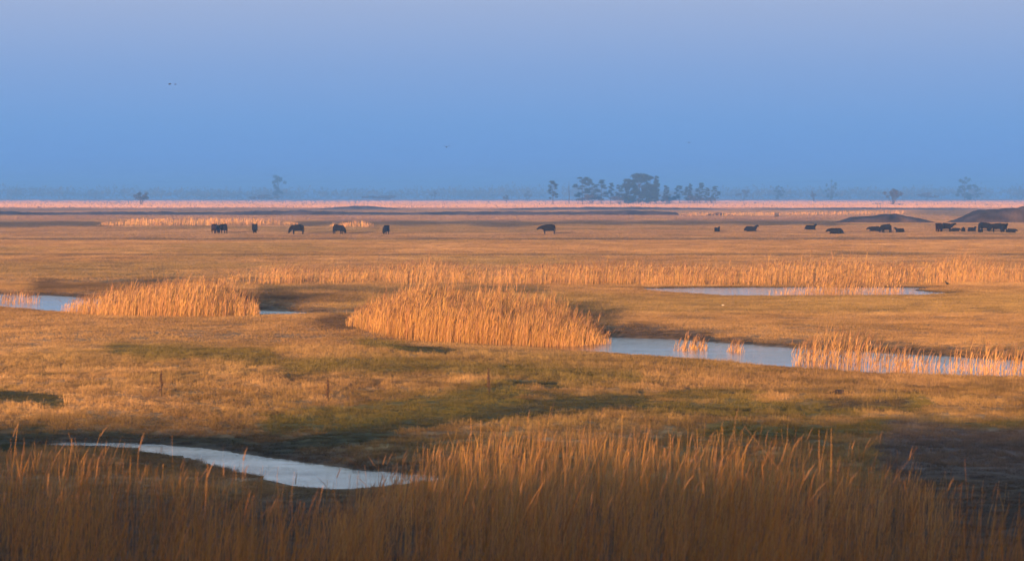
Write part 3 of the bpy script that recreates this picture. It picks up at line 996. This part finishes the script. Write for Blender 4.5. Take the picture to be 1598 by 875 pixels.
def cow_mesh(pose):
    vs, es, rs = [], [], []
    if pose in ('graze', 'stand', 'low'):
        vs.append((-.2, 0, .95)); rs.append((.44, .52))
        pelvis = chain(vs, es, rs, 0, [((-.72, 0, 1.02), (.36, .41)), ((-1.0, 0, 1.04), (.25, .32))])
        chest = chain(vs, es, rs, 0, [((.32, 0, .98), (.38, .46)), ((.7, 0, 1.02), (.3, .40))])
        if pose == 'graze':
            head = chain(vs, es, rs, chest, [((.94, 0, .80), .31), ((1.06, 0, .54), .24), ((1.16, 0, .36), (.18, .19)), ((1.27, 0, .13), .1)])
            ear = (1.10, .28, .50)
        elif pose == 'low':
            head = chain(vs, es, rs, chest, [((1.0, 0, 1.02), .28), ((1.26, 0, 1.0), .21), ((1.44, 0, .9), (.16, .18)), ((1.68, 0, .68), .075)])
            ear = (1.36, .25, .98)
        else:
            head = chain(vs, es, rs, chest, [((.97, 0, 1.18), .27), ((1.2, 0, 1.34), .2), ((1.36, 0, 1.36), (.15, .17)), ((1.62, 0, 1.24), .075)])
            ear = (1.28, .25, 1.5)
        chain(vs, es, rs, head - 1, [(ear, .035)]); chain(vs, es, rs, head - 1, [((ear[0], -ear[1], ear[2]), .035)])
        for sd in (-1, 1):
            chain(vs, es, rs, pelvis - 1, [((-.84, .2 * sd, .78), .2), ((-.96, .21 * sd, .44), .1), ((-.92, .21 * sd, .12), .075), ((-.87, .21 * sd, .02), .085)])
            chain(vs, es, rs, chest - 1, [((.46, .2 * sd, .68), .17), ((.48, .2 * sd, .4), .1), ((.46, .2 * sd, .1), .075), ((.5, .2 * sd, .02), .085)])
        chain(vs, es, rs, pelvis, [((-1.12, 0, 1.0), .04), ((-1.14, .03, .45), .045)])
    else:
        vs.append((-.2, 0, .46)); rs.append((.46, .46))
        pelvis = chain(vs, es, rs, 0, [((-.7, .03, .46), (.4, .42)), ((-1.0, .04, .40), (.27, .3))])
        chest = chain(vs, es, rs, 0, [((.35, 0, .5), (.42, .44)), ((.68, 0, .58), (.32, .36))])
        if pose == 'rest':
            head = chain(vs, es, rs, chest, [((.86, .04, .80), .26), ((1.0, .08, .97), .2), ((1.14, .1, 1.0), (.15, .17)), ((1.38, .14, .86), .075)])
            ear = (1.04, .32, 1.1)
        else:
            head = chain(vs, es, rs, chest, [((.92, .1, .62), .26), ((1.12, .18, .6), .2), ((1.25, .24, .54), (.15, .17)), ((1.44, .36, .36), .075)])
            ear = (1.1, .42, .68)
        chain(vs, es, rs, head - 1, [(ear, .035)]); chain(vs, es, rs, head - 1, [((ear[0], ear[1] - .46, ear[2]), .035)])
        for sd in (-1, 1):
            chain(vs, es, rs, pelvis - 1, [((-.5, .36 * sd, .26), .17), ((-.12, .46 * sd, .16), .09), ((-.46, .52 * sd, .08), .06)])
            chain(vs, es, rs, chest - 1, [((.58, .24 * sd, .22), .13), ((.92, .24 * sd, .12), .075), ((.66, .3 * sd, .08), .055)])
        chain(vs, es, rs, pelvis, [((-1.16, .1, .22), .04), ((-1.1, .25, .06), .04)])
    return skin_mesh('cow_' + pose, vs, es, rs)


COW = {p_: cow_mesh(p_) for p_ in ('graze', 'stand', 'low', 'rest', 'doze')}
for me in COW.values():
    me.materials.append(M_COW)
COW_BR = {p_: COW[p_].copy() for p_ in ('graze', 'stand')}
for me in COW_BR.values():
    me.materials.clear(); me.materials.append(M_COW_BROWN)
GC = 'black cattle grazing and resting on the far pasture'
# (photo px, foot py, pose, heading in degrees: 0 = facing right, 90 = away, scale, brown, label)
CATTLE = [
    (336.5, 364.5, 'graze', 72, 1.0, 1, 'brownish cow at the left end of the herd, seen from behind beside a black cow'),
    (347, 364.5, 'graze', 130, 1.0, 0, 'black cow grazing close against the brownish cow at far left'),
    (397.5, 364.5, 'graze', 95, 1.0, 0, 'black cow seen from behind, between the left pair and the cow grazing leftward'),
    (463, 365.5, 'graze', 175, 1.02, 0, 'black cow in full side view grazing with head down to the left'),
    (529, 365.5, 'graze', -32, 1.0, 0, 'black cow grazing with head down to the right, below the small reed patch'),
    (602, 366, 'graze', -104, .95, 0, 'slim black cow seen end on, alone left of centre'),
    (855, 365.5, 'low', 180, 1.05, 0, 'black cow standing alone near the centre with head held level to the left'),
    (1119.5, 362, 'rest', -78, .8, 0, 'small black cow lying end on, left of the long lying cow'),
    (1172, 361.5, 'rest', 8, 1.0, 0, 'long black cow lying side on with head raised at its right'),
    (1265, 359, 'rest', 20, .95, 0, 'black cow lying farthest back, alone above the other resting cow'),
    (1304, 365.5, 'doze', 170, 1.05, 0, 'black cow lying nearest to the viewer below the other resting cow'),
    (1365, 361.5, 'doze', 165, .95, 0, 'black cow lying just left of the grazing cow under the dark mound'),
    (1382, 363.5, 'graze', 205, .95, 0, 'black cow grazing to the left under the dark hump mound'),
    (1404, 363, 'rest', 150, .75, 0, 'small black cow lying right of the cow that grazes under the mound'),
    (1464, 362.5, 'stand', -110, .98, 1, 'brownish headed cow standing end on at the left of the right hand bunch'),
    (1478, 362, 'stand', 8, .98, 0, 'black cow standing side on behind the brownish headed cow'),
    (1491, 361.5, 'doze', 0, .68, 0, 'low black calf lying right of the cow standing side on'),
    (1503, 361.5, 'rest', -100, .68, 0, 'small black calf lying end on in the middle of the right hand bunch'),
    (1517, 361.5, 'rest', 35, .78, 0, 'black calf lying with raised head left of the standing bunch'),
    (1530.5, 363, 'rest', 60, .62, 0, 'small black calf lying at the feet of the tall standing cow'),
    (1537, 361, 'low', 5, 1.02, 0, 'tallest black cow standing above the little calf at right'),
    (1555, 362.5, 'graze', 178, 1.0, 0, 'black cow grazing leftward in the middle of the standing bunch at right'),
    (1567, 362.8, 'stand', 60, .95, 0, 'black cow standing with its back turned at the right of the bunch'),
    (1578.5, 363.5, 'doze', 5, .75, 0, 'black calf lying at the right end of the herd'),
]
for px, py, pose, hd, sc_, br, lab in CATTLE:
    x, y = [float(v) for v in ground(px, py)]
    o = bpy.data.objects.new('calf' if 'calf' in lab else 'cow', (COW_BR if br else COW)[pose])
    COL.objects.link(o)
    o.location = (x, y, float(H(np.array([x]), np.array([y]))[0]))
    o.rotation_euler = (0, 0, R(hd)); o.scale = (sc_,) * 3
    tag(o, lab, 'calf' if 'calf' in lab else 'cow', GC)


# ------------------------------------------------------------------ birds
def bird(px, py, dist, span, rz, flap, label):
    x = (px - 799) / FPX * dist
    zz = EYE + (305 - py) / FPX * dist
    root = empty('flying_bird', (x, dist, zz), rz)
    tag(root, label, 'bird', 'birds flying in the blue sky')
    L = span * .42
    me = skin_mesh('body', [(-L * .5, 0, 0), (-L * .15, 0, 0), (L * .2, 0, .0), (L * .42, 0, .03 * L), (L * .58, 0, 0)], [(0, 1), (1, 2), (2, 3), (3, 4)], [L * .08, L * .22, L * .24, L * .14, L * .04])
    me.materials.append(M_BIRD)
    bo = bpy.data.objects.new('body', me); COL.objects.link(bo); bo.parent = root
    for sd in (-1, 1):
        vs = []
        for t, ch, sw in ((.04, .30, 0), (.4, .32, .02), (.75, .22, -.06), (1, .05, -.16)):
            yv = sd * t * span / 2; zv = flap * span * (t if t < .5 else 1 - t * .6) * .5
            for dz_ in (.008, -.008):
                vs.append(((sw + ch / 2) * span, yv, zv + dz_ * span)); vs.append(((sw - ch / 2) * span, yv, zv + dz_ * span))
        fs = []
        for i in range(3):
            a, b_ = 4 * i, 4 * i + 4
            fs += [(a, a + 1, b_ + 1, b_), (a + 2, b_ + 2, b_ + 3, a + 3), (a, b_, b_ + 2, a + 2), (a + 1, a + 3, b_ + 3, b_ + 1)]
        fs += [(0, 2, 3, 1), (12, 13, 15, 14)]
        wme = bpy.data.meshes.new('wing'); wme.from_pydata(vs, [], fs); wme.materials.append(M_BIRD)
        wo = bpy.data.objects.new('wing', wme); COL.objects.link(wo); wo.parent = root


bird(265.5, 132, 420, .8, R(200), .5, 'dark bird flying high on the left, first of a close pair')
bird(274.5, 132, 440, .7, R(190), .15, 'fainter bird following the other on the high left')
bird(697, 229.5, 520, 1.15, R(100), .45, 'bird with spread wings low in the middle of the sky')
bird(1075, 222.5, 560, .9, R(80), .12, 'faint bird above the right part of the pine row')


# ------------------------------------------------------------------ small things
def at(px, py):
    x, y = [float(v) for v in ground(px, py, -.05)]
    return x, y, float(H(np.array([x]), np.array([y]))[0])


def dock(px, py, h, label):
    x, y, z = at(px, py)
    root = empty('dock_plant', (x, y, z - .02))
    tag(root, label, 'plant', 'dead brown dock stems on the pasture')
    tb = Tubes()
    tb.limb([(0, 0, 0), (.01, 0, h * .5), (-.02, 0, h)], [.012, .009, .004], 5)
    c_, r_ = [], []
    for i in range(9):
        t = .25 + .72 * i / 8
        a = random.random() * 6.28
        e = .05 * (1.15 - t)
        if i % 2:
            tb.limb([(0, 0, h * (t - .1)), (math.cos(a) * e * 1.5, math.sin(a) * e * 1.5, h * t)], [.006, .003], 3)
        c_.append((math.cos(a) * e, math.sin(a) * e, h * t)); r_.append((.085 * (1.2 - t * .8), .085 * (1.2 - t * .8), .09))
    tb.build('stem', M_BARK, root)
    V_, Q_ = leaf_cloud(c_, r_, 46, .018)
    tag(mesh_np('seed_head', V_, Q_, plain_mat('dead_dock', (.075, .045, .034), .9, 20), None, root), kind='stuff')


dock(763, 625, .74, 'dead brown dock stem standing upright in the centre foreground pasture')
dock(512, 630, .66, 'dead brown dock stem left of the central one')
dock(252, 628, .70, 'faint brown dock stem on the left slope')
dock(637, 452, 1.1, 'dark dead stem standing before the far reed fringe')


def heap(px, py, w, h, n_, label):
    x, y, z = at(px, py)
    tb_v, tb_f = [], []
    for i in range(n_):
        a = random.random() * 6.28
        rr = random.random() ** .6
        cx, cy = math.cos(a) * rr * w / 2, math.sin(a) * rr * w * .35
        s_ = h * random.uniform(.35, .6) * (1.15 - rr * .7)
        b0 = len(tb_v)
        ring = 6
        for lv, (rf, zf_) in enumerate(((1.25, -.25), (1.1, .35), (.55, .95))):
            for k in range(ring):
                an = 6.283 * k / ring + lv
                j = random.uniform(.75, 1.2)
                tb_v.append((cx + math.cos(an) * s_ * rf * j * 1.6, cy + math.sin(an) * s_ * rf * j * 1.3, s_ * zf_ * j + h * .25 * (1 - rr)))
        for lv in range(2):
            for k in range(ring):
                tb_f.append((b0 + lv * ring + k, b0 + lv * ring + (k + 1) % ring, b0 + (lv + 1) * ring + (k + 1) % ring, b0 + (lv + 1) * ring + k))
        tb_f.append(tuple(b0 + 2 * ring + k for k in range(ring)))
        tb_f.append(tuple(b0 + k for k in reversed(range(ring))))
    me_ = bpy.data.meshes.new('soil_heap'); me_.from_pydata(tb_v, [], tb_f); me_.materials.append(M_SOIL)
    o_ = bpy.data.objects.new('soil_heap', me_); COL.objects.link(o_); o_.location = (x, y, z)
    tag(o_, label, 'soil heap', 'dark heaps of turned up soil', 'stuff')


heap(1310, 631, .75, .16, 26, 'dark heap of turned up soil on the mossy hollow at right')
heap(650, 575, .9, .10, 22, 'low dark heap of turned up soil in the middle pasture')
heap(692, 588, .5, .07, 12, 'smaller scatter of dark soil right of the middle heap')
heap(98, 522, 1.2, .10, 16, 'low dark scatter of soil on the left pasture')


def lump(name, mat, px, py, s_, label, cat, group=None):
    x, y, z = at(px, py)
    vs = []
    for lv, (rf, zf_) in enumerate(((.9, 0), (1.1, .35), (.7, .8))):
        for k in range(7):
            an = 6.283 * k / 7
            j = random.uniform(.8, 1.15)
            vs.append((math.cos(an) * rf * j * s_, math.sin(an) * rf * j * s_ * .7, zf_ * s_ * .8))
    fs = [(lv * 7 + k, lv * 7 + (k + 1) % 7, lv * 7 + 7 + (k + 1) % 7, lv * 7 + 7 + k) for lv in range(2) for k in range(7)]
    fs += [tuple(14 + k for k in range(7)), tuple(reversed(range(7)))]
    me_ = bpy.data.meshes.new(name); me_.from_pydata(vs, [], fs); me_.materials.append(mat)
    o_ = bpy.data.objects.new(name, me_); COL.objects.link(o_); o_.location = (x, y, z)
    return tag(o_, label, cat, group)


GP = 'small pale stones lying on the pasture'
lump('pale_stone', M_PALE, 17, 570, .03, 'tiny pale stone on the grass at the left edge', 'stone', GP)
lump('pale_stone', M_PALE, 1128, 478, .07, 'pale stone on the grass below the farthest pool', 'stone', GP)
lump('pale_stone', M_PALE, 1393, 469, .06, 'left one of two close pale stones below the farthest pool', 'stone', GP)
lump('pale_stone', M_PALE, 1409, 468.5, .045, 'right one of two close pale stones below the farthest pool', 'stone', GP)
lump('pale_stone', M_PALE, 952, 568, .035, 'pale stone on the grass below the widest creek', 'stone', GP)

x, y, z = at(1478, 446.5)
me = skin_mesh('standing_bird', [(0, 0, .28), (-.16, 0, .24), (-.32, 0, .2), (.14, 0, .34), (.2, 0, .48), (.25, 0, .55), (.36, 0, .53), (.02, .05, .12), (.02, .05, 0), (.02, -.05, .12), (.02, -.05, 0)],
               [(0, 1), (1, 2), (0, 3), (3, 4), (4, 5), (5, 6), (0, 7), (7, 8), (0, 9), (9, 10)], [.13, .1, .03, .09, .05, .055, .015, .02, .012, .02, .012])
me.materials.append(M_BIRD)
o = bpy.data.objects.new('standing_bird', me); COL.objects.link(o); o.location = (x, y, z); o.rotation_euler = (0, 0, R(200)); o.scale = (.55, .55, .55)
tag(o, 'small dark bird standing on the bank right of the farthest pool', 'bird')

for px, hh_, lab in ((1369, 2.2, 'thin dark post in the pale meadow above the hump mound'), (1374, 1.8, 'shorter post right beside the thin dark post')):
    x, y, z = at(px, 325)
    tb = Tubes(); tb.limb([(0, 0, -.2), (.02, 0, hh_ * .5), (0, 0, hh_)], [.16, .14, .12], 7)
    o = tb.build('wooden_post', M_POST); o.location = (x, y, z)
    tag(o, lab, 'post', 'wooden posts in the far meadow')

x, y, z = at(1212, 339.5)
root = empty('feed_trough', (x, y, z))
tag(root, 'small dark box shaped feeder standing in the far meadow', 'feeder')
bx = Tubes(); bx.limb([(-.6, 0, .75), (.6, 0, .75)], [.5, .5], 4); bx.build('box', M_POST, root)
for sx in (-.5, .5):
    for sy in (-.25, .25):
        lg = Tubes(); lg.limb([(sx, sy, -.05), (sx, sy, .5)], [.06, .06], 4); lg.build('leg', M_POST, root)

# ------------------------------------------------------------------ haze: one closed box of pale air round everything
x0, x1, y0, y1, z0, z1 = -2600, 2600, -1000, 6600, -4.0, 31.0
vs = [(x, y, z) for z in (z0, z1) for y in (y0, y1) for x in (x0, x1)]
fs = [(0, 2, 3, 1), (4, 5, 7, 6), (0, 1, 5, 4), (2, 6, 7, 3), (0, 4, 6, 2), (1, 3, 7, 5)]
me = bpy.data.meshes.new('haze'); me.from_pydata(vs, [], fs)
hz = bpy.data.materials.new('haze_air'); hz.use_nodes = True
n, l = hz.node_tree.nodes, hz.node_tree.links
n.remove(n['Principled BSDF'])
pv = n.new('ShaderNodeVolumePrincipled')
pv.inputs['Color'].default_value = (0.31, 0.65, 1.0, 1)
pv.inputs['Density'].default_value = 0.00033
pv.inputs['Anisotropy'].default_value = 0.6
l.new(pv.outputs[0], n['Material Output'].inputs['Volume'])
me.materials.append(hz)
o = bpy.data.objects.new('haze', me); COL.objects.link(o)
tag(o, 'thin blue evening haze lying over the whole plain', 'haze', kind='stuff')
